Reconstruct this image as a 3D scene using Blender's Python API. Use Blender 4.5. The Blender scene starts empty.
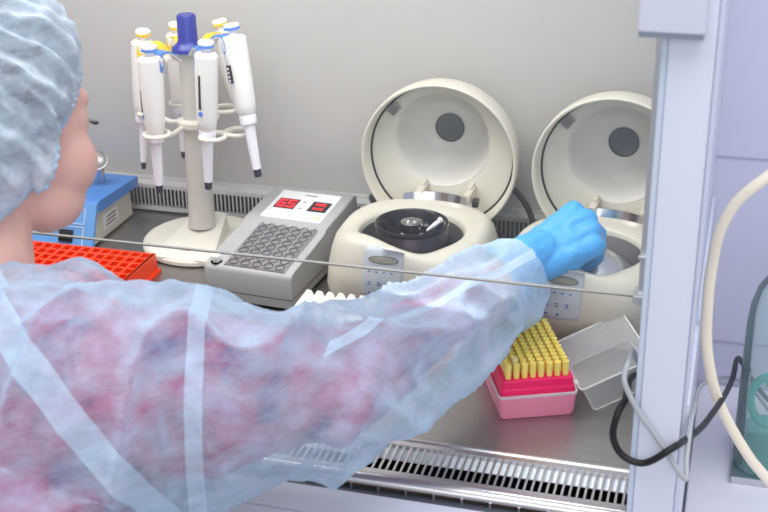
import bpy, bmesh, math, random
from mathutils import Vector, Matrix, noise
from mathutils.bvhtree import BVHTree
random.seed(7)
PI = math.pi
sc = bpy.context.scene
COL = sc.collection

# ------------------------------------------------------------------ materials
def lin(c):
    c = c / 255.0
    return c / 12.92 if c <= .04045 else ((c + .055) / 1.055) ** 2.4
def rgb(r, g, b): return (lin(r), lin(g), lin(b), 1.0)

def mat(name, col, rough=.5, metal=0., var=0., vscale=30., bump=0., bscale=80., emit=None, estr=0., alpha=1.,
        sub=0., trans=0., ior=1.45, spec=.5, stretch=None, coat=0.):
    m = bpy.data.materials.new(name); m.use_nodes = True
    nt = m.node_tree; b = nt.nodes['Principled BSDF']
    b.inputs['Base Color'].default_value = col
    b.inputs['Roughness'].default_value = rough; b.inputs['Metallic'].default_value = metal
    b.inputs['Alpha'].default_value = alpha; b.inputs['IOR'].default_value = ior
    b.inputs['Transmission Weight'].default_value = trans
    b.inputs['Specular IOR Level'].default_value = spec
    b.inputs['Coat Weight'].default_value = coat
    if sub:
        b.inputs['Subsurface Weight'].default_value = sub
        b.inputs['Subsurface Scale'].default_value = .008
        b.inputs['Subsurface Radius'].default_value = (1, .4, .25)
    if emit:
        b.inputs['Emission Color'].default_value = emit; b.inputs['Emission Strength'].default_value = estr
    if var or bump:
        tc = nt.nodes.new('ShaderNodeTexCoord'); mp = nt.nodes.new('ShaderNodeMapping')
        nt.links.new(tc.outputs['Object'], mp.inputs['Vector'])
        if stretch: mp.inputs['Scale'].default_value = stretch
        if var:
            n = nt.nodes.new('ShaderNodeTexNoise'); n.inputs['Scale'].default_value = vscale; n.inputs['Detail'].default_value = 5
            nt.links.new(mp.outputs[0], n.inputs['Vector'])
            r = nt.nodes.new('ShaderNodeMapRange'); r.inputs['To Min'].default_value = 1 - var; r.inputs['To Max'].default_value = 1 + var
            nt.links.new(n.outputs['Fac'], r.inputs['Value'])
            x = nt.nodes.new('ShaderNodeVectorMath'); x.operation = 'SCALE'; x.inputs[0].default_value = col[:3]
            nt.links.new(r.outputs[0], x.inputs['Scale']); nt.links.new(x.outputs[0], b.inputs['Base Color'])
        if bump:
            n = nt.nodes.new('ShaderNodeTexNoise'); n.inputs['Scale'].default_value = bscale; n.inputs['Detail'].default_value = 4
            nt.links.new(mp.outputs[0], n.inputs['Vector'])
            bp = nt.nodes.new('ShaderNodeBump'); bp.inputs['Strength'].default_value = bump; bp.inputs['Distance'].default_value = .002
            nt.links.new(n.outputs['Fac'], bp.inputs['Height']); nt.links.new(bp.outputs[0], b.inputs['Normal'])
    return m

M = {}
M['wallgrey'] = mat('cabinet_grey_paint', rgb(184, 182, 179), .38, var=.02, vscale=3)
M['white_enamel'] = mat('white_enamel', rgb(214, 218, 232), .3, var=.015, vscale=5)
M['blue_white'] = mat('bluish_white_enamel', rgb(200, 209, 226), .3)
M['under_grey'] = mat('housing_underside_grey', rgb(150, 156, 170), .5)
M['steel'] = mat('brushed_stainless_steel', rgb(172, 169, 168), .34, metal=.9, var=.07, vscale=14, bump=.08, bscale=60, stretch=(.6, 8, 1))
M['steel_lip'] = mat('polished_steel_lip', rgb(200, 197, 200), .25, metal=.85)
M['chrome'] = mat('chrome', rgb(205, 203, 202), .16, metal=1.)
M['satin'] = mat('satin_aluminium', rgb(205, 206, 210), .3, metal=.85)
M['vent'] = mat('vent_painted_metal', rgb(203, 202, 200), .4, metal=.2)
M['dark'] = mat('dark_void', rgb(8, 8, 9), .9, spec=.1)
M['plenum'] = mat('plenum_blue_white', rgb(232, 240, 246), .6)
M['slotbrown'] = mat('slot_mottled_brown', rgb(82, 66, 50), .8, var=.5, vscale=60)
M['slate'] = mat('slate_grey_strip', rgb(88, 90, 102), .5)
M['seam'] = mat('dark_joint', rgb(40, 40, 45), .7)
M['tile'] = mat('lavender_wall_panel', rgb(206, 206, 226), .35, var=.01, vscale=3)
M['tilejoint'] = mat('wall_panel_joint', rgb(176, 176, 196), .6)
M['table'] = mat('white_table_laminate', rgb(232, 230, 240), .3)
M['floor'] = mat('grey_floor_vinyl', rgb(160, 162, 165), .5, var=.05, vscale=10)
M['cream'] = mat('cream_plastic', rgb(206, 202, 187), .38, var=.015, vscale=12, coat=.1)
M['cream2'] = mat('cream_plastic_inner', rgb(206, 198, 181), .4)
M['coneplastic'] = mat('lid_cone_plastic', rgb(205, 202, 194), .3, var=.04, vscale=16)
M['panelblue'] = mat('pale_grey_membrane', rgb(190, 197, 204), .4)
M['lcd'] = mat('lcd_glass', rgb(152, 150, 134), .25)
M['lcdframe'] = mat('lcd_frame', rgb(104, 103, 98), .4)
M['markblue'] = mat('blue_print', rgb(70, 95, 165), .5)
M['rubber'] = mat('black_rubber', rgb(22, 22, 24), .5)
M['blackplastic'] = mat('black_plastic', rgb(26, 26, 30), .3)
M['rotorblack'] = mat('black_anodised_rotor', rgb(30, 28, 34), .18, metal=.6)
M['rotorside'] = mat('anodised_rotor_skirt', rgb(74, 66, 72), .28, metal=.85)
M['bowl'] = mat('centrifuge_bowl_grey', rgb(150, 150, 150), .35, metal=.6)
M['smoke'] = mat('smoked_window', rgb(96, 98, 100), .15)
M['latch'] = mat('grey_latch_plastic', rgb(165, 156, 152), .45)
M['blockbody'] = mat('grey_instrument_case', rgb(172, 172, 172), .42, var=.015, vscale=15)
M['blockmetal'] = mat('aluminium_block', rgb(186, 184, 186), .28, metal=.85, var=.3, vscale=150)
M['hole'] = mat('well_shade_dark', rgb(30, 36, 56), .3)
M['whiteplate'] = mat('white_fascia', rgb(238, 238, 240), .35)
M['red_led'] = mat('red_led_digit', rgb(255, 40, 50), .4, emit=rgb(255, 22, 34), estr=2.6)
M['led_bg'] = mat('red_led_window', rgb(80, 6, 14), .2, emit=rgb(150, 0, 10), estr=.12)
M['greyink'] = mat('grey_print', rgb(110, 110, 115), .5)
M['yellowink'] = mat('yellow_sticker', rgb(226, 214, 150), .5)
M['standcream'] = mat('stand_cream_plastic', rgb(228, 225, 212), .38)
M['standcol'] = mat('stand_translucent_column', rgb(214, 212, 202), .3, alpha=1)
M['navy'] = mat('navy_blue_plastic', rgb(40, 48, 138), .3)
M['pipwhite'] = mat('pipette_white_plastic', rgb(240, 238, 234), .3)
M['shaftwhite'] = mat('pipette_shaft_white', rgb(240, 238, 244), .3)
M['pblue'] = mat('sky_blue_plastic', rgb(78, 132, 220), .35)
M['pyellow'] = mat('yellow_plastic', rgb(236, 202, 42), .35)
M['tipblack'] = mat('dark_tip_end', rgb(38, 42, 60), .4)
M['shakerblue'] = mat('blue_instrument_lid', rgb(72, 134, 212), .38)
M['shakerfront'] = mat('blue_instrument_front', rgb(104, 164, 226), .4)
M['shakerside'] = mat('beige_instrument_side', rgb(205, 203, 188), .5)
M['label'] = mat('paper_label', rgb(232, 230, 226), .6)
M['orange'] = mat('orange_red_plastic', rgb(240, 66, 22), .38)
M['whiterack'] = mat('white_rack_plastic', rgb(244, 242, 236), .45)
M['pinkbox'] = mat('translucent_pink_box', rgb(246, 142, 172), .35, sub=.15)
M['magenta'] = mat('magenta_tip_tray', rgb(248, 34, 104), .35)
M['rimclear'] = mat('clear_box_rim', rgb(228, 218, 222), .3, alpha=.8)
M['tipyellow'] = mat('yellow_pipette_tip', rgb(255, 230, 128), .35, sub=.4)
M['tippale'] = mat('pale_yellow_tip', rgb(250, 236, 176), .3, sub=.2)
M['clear'] = mat('frosted_clear_plastic', rgb(226, 228, 228), .25, alpha=.26)
M['clearrim'] = mat('frosted_clear_rim', rgb(236, 236, 232), .3, alpha=.85)
M['greycable'] = mat('grey_cable', rgb(176, 180, 184), .4)
M['hose'] = mat('beige_silicone_hose', rgb(242, 230, 208), .35)
M['glovemat'] = mat('blue_nitrile', rgb(74, 168, 232), .42, var=.06, vscale=40, bump=.5, bscale=110)
M['skin'] = mat('skin', rgb(232, 184, 172), .5, sub=.25, var=.03, vscale=30)
M['hair'] = mat('brown_hair', rgb(70, 66, 74), .6, var=.5, vscale=120, stretch=(1, .2, 1))
M['lash'] = mat('dark_lashes', rgb(28, 20, 22), .6)
M['lip'] = mat('lips', rgb(196, 110, 112), .45)
M['eyewhite'] = mat('eye_white', rgb(232, 228, 226), .2)
M['iris'] = mat('eye_iris', rgb(70, 50, 40), .2)
M['microtube'] = mat('microtube_plastic', rgb(225, 226, 228), .3)
M['tealtube'] = mat('teal_coil', rgb(90, 190, 172), .35)

def glassy(name, tint, tr, gl_rough=.05, diff=None, dfac=0.):
    """thin clear pane: mostly see-through, with a fresnel gloss and an optional diffuse haze"""
    m = bpy.data.materials.new(name); m.use_nodes = True; nt = m.node_tree; nt.nodes.clear()
    o = nt.nodes.new('ShaderNodeOutputMaterial'); t = nt.nodes.new('ShaderNodeBsdfTransparent'); t.inputs[0].default_value = tint
    g = nt.nodes.new('ShaderNodeBsdfGlossy'); g.inputs['Roughness'].default_value = gl_rough
    f = nt.nodes.new('ShaderNodeFresnel'); f.inputs[0].default_value = tr
    mx = nt.nodes.new('ShaderNodeMixShader'); nt.links.new(f.outputs[0], mx.inputs[0]); nt.links.new(t.outputs[0], mx.inputs[1]); nt.links.new(g.outputs[0], mx.inputs[2])
    last = mx
    if diff:
        d = nt.nodes.new('ShaderNodeBsdfDiffuse'); d.inputs[0].default_value = diff
        m2 = nt.nodes.new('ShaderNodeMixShader'); m2.inputs[0].default_value = dfac
        nt.links.new(mx.outputs[0], m2.inputs[1]); nt.links.new(d.outputs[0], m2.inputs[2]); last = m2
    nt.links.new(last.outputs[0], o.inputs[0])
    return m
M['sash'] = glassy('sash_glass', (.985, .99, .99, 1), 1.25, diff=rgb(225, 228, 232), dfac=.03)  # small diffuse share puts the haze of reflections into the glass colour
M['sashedge'] = mat('ground_glass_edge', rgb(128, 122, 116), .5)
M['liquid'] = glassy('teal_liquid', (.62, .92, .88, 1), 1.1, diff=rgb(130, 215, 203), dfac=.22)
M['bottleglass'] = glassy('green_bottle_glass', (.985, .995, .99, 1), 1.18, diff=rgb(205, 228, 228), dfac=.13)

def cloth(name, base, alpha_face, alpha_edge, scale, contrast, rough=.75, bands=()):
    """thin non-woven cloth: fibres of uneven density, more opaque when seen edge-on"""
    m = bpy.data.materials.new(name); m.use_nodes = True; nt = m.node_tree; nt.nodes.clear()
    N = nt.nodes.new; L = nt.links.new
    o = N('ShaderNodeOutputMaterial'); t = N('ShaderNodeBsdfTransparent')
    d = N('ShaderNodeBsdfDiffuse'); d.inputs[0].default_value = base
    tl = N('ShaderNodeBsdfTranslucent'); tl.inputs[0].default_value = base
    md = N('ShaderNodeMixShader'); md.inputs[0].default_value = .25; L(d.outputs[0], md.inputs[1]); L(tl.outputs[0], md.inputs[2])
    tc = N('ShaderNodeTexCoord'); n = N('ShaderNodeTexNoise'); n.inputs['Scale'].default_value = scale; n.inputs['Detail'].default_value = 8; n.inputs['Roughness'].default_value = .65
    mp = N('ShaderNodeMapping'); mp.inputs['Scale'].default_value = (1, 1, 2.2); L(tc.outputs['Object'], mp.inputs[0]); L(mp.outputs[0], n.inputs['Vector'])
    lw = N('ShaderNodeLayerWeight'); lw.inputs[0].default_value = .45
    r = N('ShaderNodeMapRange'); r.inputs['To Min'].default_value = alpha_face; r.inputs['To Max'].default_value = alpha_edge; L(lw.outputs['Facing'], r.inputs['Value'])
    r2 = N('ShaderNodeMapRange'); r2.inputs['From Min'].default_value = .3; r2.inputs['From Max'].default_value = .7
    r2.inputs['To Min'].default_value = -contrast; r2.inputs['To Max'].default_value = contrast; L(n.outputs['Fac'], r2.inputs['Value'])
    ad = N('ShaderNodeMath'); ad.operation = 'ADD'; ad.use_clamp = True; L(r.outputs[0], ad.inputs[0]); L(r2.outputs[0], ad.inputs[1])
    for n_, c_, w_, xm in bands:          # seam allowances, two layers of cloth thick
        dt = N('ShaderNodeVectorMath'); dt.operation = 'DOT_PRODUCT'; L(tc.outputs['Object'], dt.inputs[0]); dt.inputs[1].default_value = n_
        cm = N('ShaderNodeMath'); cm.operation = 'COMPARE'; cm.inputs[1].default_value = c_; cm.inputs[2].default_value = w_; L(dt.outputs['Value'], cm.inputs[0])
        sx_ = N('ShaderNodeSeparateXYZ'); L(tc.outputs['Object'], sx_.inputs[0]); gt_ = N('ShaderNodeMath'); gt_.operation = 'GREATER_THAN'; gt_.inputs[1].default_value = xm; L(sx_.outputs[0], gt_.inputs[0])
        c2 = N('ShaderNodeMath'); c2.operation = 'MULTIPLY'; L(cm.outputs[0], c2.inputs[0]); L(gt_.outputs[0], c2.inputs[1]); cm = c2
        ml = N('ShaderNodeMath'); ml.operation = 'MULTIPLY_ADD'; ml.inputs[1].default_value = .36; ml.use_clamp = True; L(cm.outputs[0], ml.inputs[0]); L(ad.outputs[0], ml.inputs[2]); ad = ml
    bp = N('ShaderNodeBump'); bp.inputs['Strength'].default_value = .35; bp.inputs['Distance'].default_value = .002; L(n.outputs['Fac'], bp.inputs['Height'])
    L(bp.outputs[0], d.inputs['Normal'])
    mx = N('ShaderNodeMixShader'); L(ad.outputs[0], mx.inputs[0]); L(t.outputs[0], mx.inputs[1]); L(md.outputs[0], mx.inputs[2]); L(mx.outputs[0], o.inputs[0])
    return m
def plane_band(a, b, c, w_, xm=-9.):
    a, b, c = Vector(a), Vector(b), Vector(c); n_ = (b - a).cross(c - a).normalized(); return (tuple(n_), n_.dot(a), w_, xm)
M['gown'] = cloth('blue_nonwoven_gown', rgb(204, 229, 250), .35, 1.0, 22, .22, bands=(
    plane_band((-.415, .86, .28), (-.400, .80, .18), (-.46, .98, .18), .0075),
    plane_band((-.584, .839, .26), (-.427, .743, .152), (-.60, 1.05, .06), .014),
    plane_band((-.345, .90, .235), (-.240, 1.21, .165), (-.33, 1.05, .12), .0055, -.335)))
M['band'] = cloth('gown_double_layer', rgb(196, 218, 240), .80, 1.0, 22, .08)
M['cap'] = cloth('blue_nonwoven_cap', rgb(224, 236, 247), .38, 1.0, 26, .26)

def shirt_mat():
    m = bpy.data.materials.new('patterned_pink_shirt'); m.use_nodes = True; nt = m.node_tree
    b = nt.nodes['Principled BSDF']; b.inputs['Roughness'].default_value = .8
    tc = nt.nodes.new('ShaderNodeTexCoord')
    n = nt.nodes.new('ShaderNodeTexNoise'); n.inputs['Scale'].default_value = 24; n.inputs['Detail'].default_value = 7
    nt.links.new(tc.outputs['Object'], n.inputs['Vector'])
    r = nt.nodes.new('ShaderNodeValToRGB'); e = r.color_ramp.elements
    e[0].position = .32; e[0].color = rgb(92, 58, 120); e[1].position = .50; e[1].color = rgb(176, 48, 98)
    k = e.new(.60); k.color = rgb(190, 96, 140); k = e.new(.72); k.color = rgb(200, 160, 196)
    nt.links.new(n.outputs['Fac'], r.inputs[0]); nt.links.new(r.outputs[0], b.inputs['Base Color'])
    return m
M['shirt'] = shirt_mat()

# ------------------------------------------------------------------ mesh builder
class MB:
    def __init__(s): s.v = []; s.f = []; s.sm = []
    def add(s, vs, fs, smooth=False):
        o = len(s.v); s.v += [Vector(v) for v in vs]
        for f in fs: s.f.append([i + o for i in f]); s.sm.append(smooth)
        return s
    def box(s, x0, x1, y0, y1, z0, z1, mtx=None, bev=0.):
        if bev:
            bm = bmesh.new(); bmesh.ops.create_cube(bm, size=1)
            for v in bm.verts: v.co = Vector(((x0 + x1) / 2 + v.co.x * (x1 - x0), (y0 + y1) / 2 + v.co.y * (y1 - y0), (z0 + z1) / 2 + v.co.z * (z1 - z0)))
            bmesh.ops.bevel(bm, geom=bm.edges[:], offset=bev, segments=3, affect='EDGES', profile=.5)
            bm.verts.index_update()
            vs = [v.co.copy() for v in bm.verts]; fs = [[v.index for v in f.verts] for f in bm.faces]; bm.free()
            if mtx: vs = [mtx @ v for v in vs]
            return s.add(vs, fs, True)
        vs = [(x, y, z) for x in (x0, x1) for y in (y0, y1) for z in (z0, z1)]
        if mtx: vs = [mtx @ Vector(v) for v in vs]
        return s.add(vs, [(0, 1, 3, 2), (4, 6, 7, 5), (0, 4, 5, 1), (2, 3, 7, 6), (0, 2, 6, 4), (1, 5, 7, 3)])
    def rings(s, R, closed=True, cap0=True, cap1=True, smooth=True):
        n = len(R[0]); vs = [p for r in R for p in r]; fs = []
        for i in range(len(R) - 1):
            for j in range(n if closed else n - 1):
                k = (j + 1) % n; fs.append((i * n + j, i * n + k, (i + 1) * n + k, (i + 1) * n + j))
        if cap0: fs.append(tuple(range(n))[::-1])
        if cap1: fs.append(tuple((len(R) - 1) * n + j for j in range(n)))
        return s.add(vs, fs, smooth)
    def lathe(s, prof, c=(0, 0, 0), n=32, mtx=None, cap0=True, cap1=True):
        """prof: list of (radius, z)"""
        R = []
        for r, z in prof:
            ring = [Vector((c[0] + r * math.cos(2 * PI * j / n), c[1] + r * math.sin(2 * PI * j / n), c[2] + z)) for j in range(n)]
            if mtx: ring = [mtx @ p for p in ring]
            R.append(ring)
        return s.rings(R, cap0=cap0, cap1=cap1)
    def tube(s, pts, r, n=10, closed=False):
        pts = [Vector(p) for p in pts]; R = []; up = None; m = len(pts)
        for i, p in enumerate(pts):
            a = pts[(i - 1) % m] if closed or i else pts[0]; b = pts[(i + 1) % m] if closed or i < m - 1 else pts[-1]
            t = (b - a).normalized()
            if up is None: up = Vector((0, 0, 1)) if abs(t.z) < .9 else Vector((1, 0, 0))
            u = (up - t * up.dot(t)).normalized(); w = t.cross(u); up = u
            rr = r[i] if isinstance(r, (list, tuple)) else r
            R.append([p + (u * math.cos(2 * PI * j / n) + w * math.sin(2 * PI * j / n)) * rr for j in range(n)])
        if closed: R.append(R[0]); return s.rings(R, cap0=False, cap1=False)
        return s.rings(R)
    def prism(s, poly, x0, x1, axis='x', smooth=False):
        """extrude a (y,z) outline along x"""
        f = (lambda x, p: Vector((x, p[0], p[1]))) if axis == 'x' else (lambda x, p: Vector((p[0], p[1], x)))
        return s.rings([[f(x0, p) for p in poly], [f(x1, p) for p in poly]], smooth=smooth)
    def build(s, name, m, parent=None, auto=True):
        me = bpy.data.meshes.new(name); me.from_pydata([tuple(v) for v in s.v], [], s.f)
        me.polygons.foreach_set('use_smooth', s.sm); me.materials.append(m); me.validate(); me.update()
        bm = bmesh.new(); bm.from_mesh(me); bmesh.ops.recalc_face_normals(bm, faces=bm.faces)
        if auto:
            for e in bm.edges:
                if len(e.link_faces) == 2 and e.calc_face_angle(0) > .6: e.smooth = False
        bm.to_mesh(me); bm.free()
        o = bpy.data.objects.new(name, me); COL.objects.link(o)
        if parent: o.parent = parent
        return o

def spline(pts, k=8, closed=False):
    P = [Vector(p) for p in pts]; out = []; n = len(P)
    for i in range(n if closed else n - 1):
        g = (lambda j: P[j % n]) if closed else (lambda j: P[max(0, min(n - 1, j))])
        p0, p1, p2, p3 = g(i - 1), g(i), g(i + 1), g(i + 2)
        for q in range(k):
            t = q / k
            out.append(.5 * ((2 * p1) + (p2 - p0) * t + (2 * p0 - 5 * p1 + 4 * p2 - p3) * t * t + (3 * p1 - p0 - 3 * p2 + p3) * t ** 3))
    if not closed: out.append(P[-1])
    return out

def thing(name, label, cat, loc=(0, 0, 0), rz=0., group=None):
    o = bpy.data.objects.new(name, None); COL.objects.link(o); o.location = loc; o.rotation_euler = (0, 0, rz)
    o.empty_display_size = .02; o['label'] = label; o['category'] = cat
    if group: o['group'] = group
    return o
def tag(o, label, cat, group=None):
    o['label'] = label; o['category'] = cat
    if group: o['group'] = group
    return o
def structure(o): o['kind'] = 'structure'; return o
KIDS = {}
def kids(o): return [c for c in bpy.data.objects if c.parent == o]
def copy_tree(o, parent=None):
    c = o.copy(); COL.objects.link(c)
    if parent: c.parent = parent
    for ch in kids(o): copy_tree(ch, c)
    return c

def plate(nx, ny, cx, cy, r, depth, z=0., seg=12, org=(0, 0)):
    """a slab top with real round holes: returns MB of the surface with hole walls"""
    b = MB()
    for i in range(nx):
        for j in range(ny):
            ox, oy = org[0] + i * cx + cx / 2, org[1] + j * cy + cy / 2
            sq, ci, lo = [], [], []
            for k in range(seg):
                a = 2 * PI * (k + .5) / seg; c, q = math.cos(a), math.sin(a); m = max(abs(c), abs(q))
                sq.append((ox + c / m * cx / 2, oy + q / m * cy / 2, z)); ci.append((ox + c * r, oy + q * r, z)); lo.append((ox + c * r, oy + q * r, z - depth))
            b.rings([sq, ci], cap0=False, cap1=False, smooth=False)
            b.rings([ci, lo], cap0=False, cap1=True, smooth=True)
            cn = [(ox + a * cx / 2, oy + d * cy / 2, z) for a, d in ((1, 1), (-1, 1), (-1, -1), (1, -1))]
            for q_ in range(4):
                # corner triangle between the two samples that straddle the corner
                ang = [PI / 4, 3 * PI / 4, 5 * PI / 4, 7 * PI / 4][q_]
                k0 = int(math.floor(ang / (2 * PI) * seg - .5)) % seg; k1 = (k0 + 1) % seg
                b.add([sq[k0], cn[q_], sq[k1]], [(0, 1, 2)])
    return b

# ------------------------------------------------------------------ the room
WALL_Y = 1.70          # inside of the cabinet's back panel
structure(MB().box(-2.6, 1.8, -1.2, 1.75, -1.0, -.95).build('floor', M['floor']))
w = structure(MB().box(-.02, 1.8, 1.705, 1.75, -.95, 1.6).build('wall_back', M['tile']))
jt = MB()
for z in (-.131, .151, .433, .715): jt.box(-.0199, 1.8, 1.7035, 1.7052, z - .0012, z + .0012)
structure(jt.build('trim_1', M['tilejoint']))
# white side table that carries the bottle
st = thing('side_table', 'white laminate side table right of the cabinet under the bottle', 'table', (.4, 1.3, -.95))
MB().box(-.413, .8, -.45, .4, .715, .75, bev=.003).build('tabletop', M['table'], st)
for x in (-.36, .75):
    for y in (-.4, .35): MB().box(x - .02, x + .02, y - .02, y + .02, .001, .716).build('leg', M['white_enamel'], st)

# ------------------------------------------------------------------ the safety cabinet
cab = thing('safety_cabinet', 'grey and white laboratory safety cabinet with steel worktop and glass sash', 'cabinet', (-.65, 1.35, -.95))
cab.location = (0, 0, 0)
XL, XR = -1.35, -.045
MB().box(XL, XR, WALL_Y, WALL_Y + .003, -.02, .80).build('back_panel', M['wallgrey'], cab)
MB().box(XL, XR, 1.131, 1.6995, -.03, 0).build('worktop', M['steel'], cab)
MB().box(XR, -.0205, 1.152, 1.702, -.95, .9).build('side_panel', M['blue_white'], cab)
MB().box(-1.40, XL, 1.06, 1.702, -.95, .9).build('side_panel', M['wallgrey'], cab)
# roof and hidden lamp housing
MB().box(XL, XR, 1.16, 1.7, .80, .85).build('roof', M['wallgrey'], cab)
# ledge at the foot of the right side panel
MB().box(-.0204, -.0155, 1.12, 1.70, -.198, .094, bev=.001).build('side_ledge', M['white_enamel'], cab)
# back vent
vb = MB(); vx0, vx1 = -1.34, -.05
vb.box(vx0, vx1, 1.672, 1.692, .040, .046).box(vx0, vx1, 1.670, 1.6745, .004, .010).box(vx0, vx1, 1.692, 1.6995, .003, .050)
x = vx0
while x < vx1: vb.box(x, x + .0019, 1.6715, 1.6735, .009, .041); x += .0064
vg = vb.build('back_vent_grille', M['vent'], cab)
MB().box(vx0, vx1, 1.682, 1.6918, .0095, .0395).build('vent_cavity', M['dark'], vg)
# front air grille
g = MB(); gy0, gy1 = 1.062, 1.131
gx0, gx1 = -1.34, -.0655
g.box(gx0, gx1, 1.1205, gy1, -.004, .0006).box(gx0, gx1, gy0 + .004, 1.0715, -.004, 0)
x = gx0
while x < gx1: g.box(x, x + .0024, 1.071, 1.121, -.0022, 0); x += .0076
fg = g.build('front_grille', M['steel_lip'], cab)
MB().prism([(1.1285, .0006), (1.1305, .0022), (1.1335, .0022), (1.136, .0004)], gx0, gx1, smooth=True).build('grille_ridge', M['steel_lip'], fg)
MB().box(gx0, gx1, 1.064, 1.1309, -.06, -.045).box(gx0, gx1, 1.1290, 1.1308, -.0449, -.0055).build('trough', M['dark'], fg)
MB().box(gx0, gx1, 1.0985, 1.1308, -.0052, -.0042).build('trough_shelf', M['plenum'], fg)
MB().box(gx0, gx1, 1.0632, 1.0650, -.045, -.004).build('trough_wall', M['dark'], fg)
lip = [(1.0665, 0), (1.064, .0008), (1.060, .0006), (1.056, -.0012), (1.0530, -.005), (1.0525, -.0085), (1.056, -.0085), (1.0575, -.004), (1.0665, -.0035)]
MB().prism(lip, gx0, gx1, smooth=True).build('front_lip', M['steel_lip'], cab)
sb = MB(); sb.box(gx0, gx1, 1.0585, 1.0600, -.022, -.006)
so = sb.build('slot_cavity', M['slotbrown'], cab)  # mottled dark brown sheet behind the lip slots
x = gx1 - .0172
while x > -.56: MB().box(x, x + .0022, 1.0500, 1.0585, -.0155, -.0075).build('slot_divider', M['steel_lip'], cab); x -= .0292
MB().prism([(1.0585, -.0155), (1.0470, -.0135), (1.0385, -.0150), (1.0385, -.03), (1.0585, -.03)], gx0, gx1).build('slate_strip', M['slate'], cab)
MB().prism([(1.0385, -.0105), (1.0370, -.009), (1.0005, -.0145), (1.0005, -.03), (1.0385, -.03)], gx0 - .01, -.0655, smooth=False).build('armrest', M['white_enamel'], cab)
MB().box(gx0 - .01, -.0655, .9985, 1.0010, -.03, -.0165).build('armrest_joint', M['seam'], cab)
MB().prism([(.9985, -.0148), (.930, -.026), (.922, -.036), (.922, -.25), (.9985, -.25)], gx0 - .01, -.0655, smooth=False).build('front_panel', M['white_enamel'], cab)
# right front post
MB().box(-.0645, -.0585, 1.054, 1.152, -.95, .9, bev=.0015).build('post_edge', M['blue_white'], cab)
MB().box(-.0585, -.0215, 1.050, 1.152, -.95, .9, bev=.0015).build('post', M['white_enamel'], cab)
MB().box(-.0213, -.0175, 1.105, 1.152, -.19, .9, bev=.0008).build('post_trim', M['white_enamel'], cab)
MB().box(-.0735, -.0660, 1.126, 1.140, .203, .9).build('sash_frame', M['satin'], cab)
MB().box(-1.35, -.0735, 1.1285, 1.1325, .2015, .85).build('sash_glass', M['sash'], cab)
MB().box(-1.35, -.0660, 1.1285, 1.1325, .2000, .2013).build('sash_edge', M['sashedge'], cab)
MB().box(-.0775, -.0650, 1.120, 1.142, .196, .206, bev=.001).build('sash_clip', M['satin'], cab)
MB().box(-.0755, -.0650, 1.121, 1.1258, .243, .247, bev=.0008).build('sash_clip', M['satin'], cab)
hb = MB().box(-.083, -.0295, 1.030, 1.049, .4840, .9, bev=.002).build('sash_housing', M['white_enamel'], cab)
MB().prism([(1.0310, .4850), (1.034, .4790), (1.0485, .4790), (1.0485, .4850)], -.0820, -.0305).build('housing_underside', M['under_grey'], hb)

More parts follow.
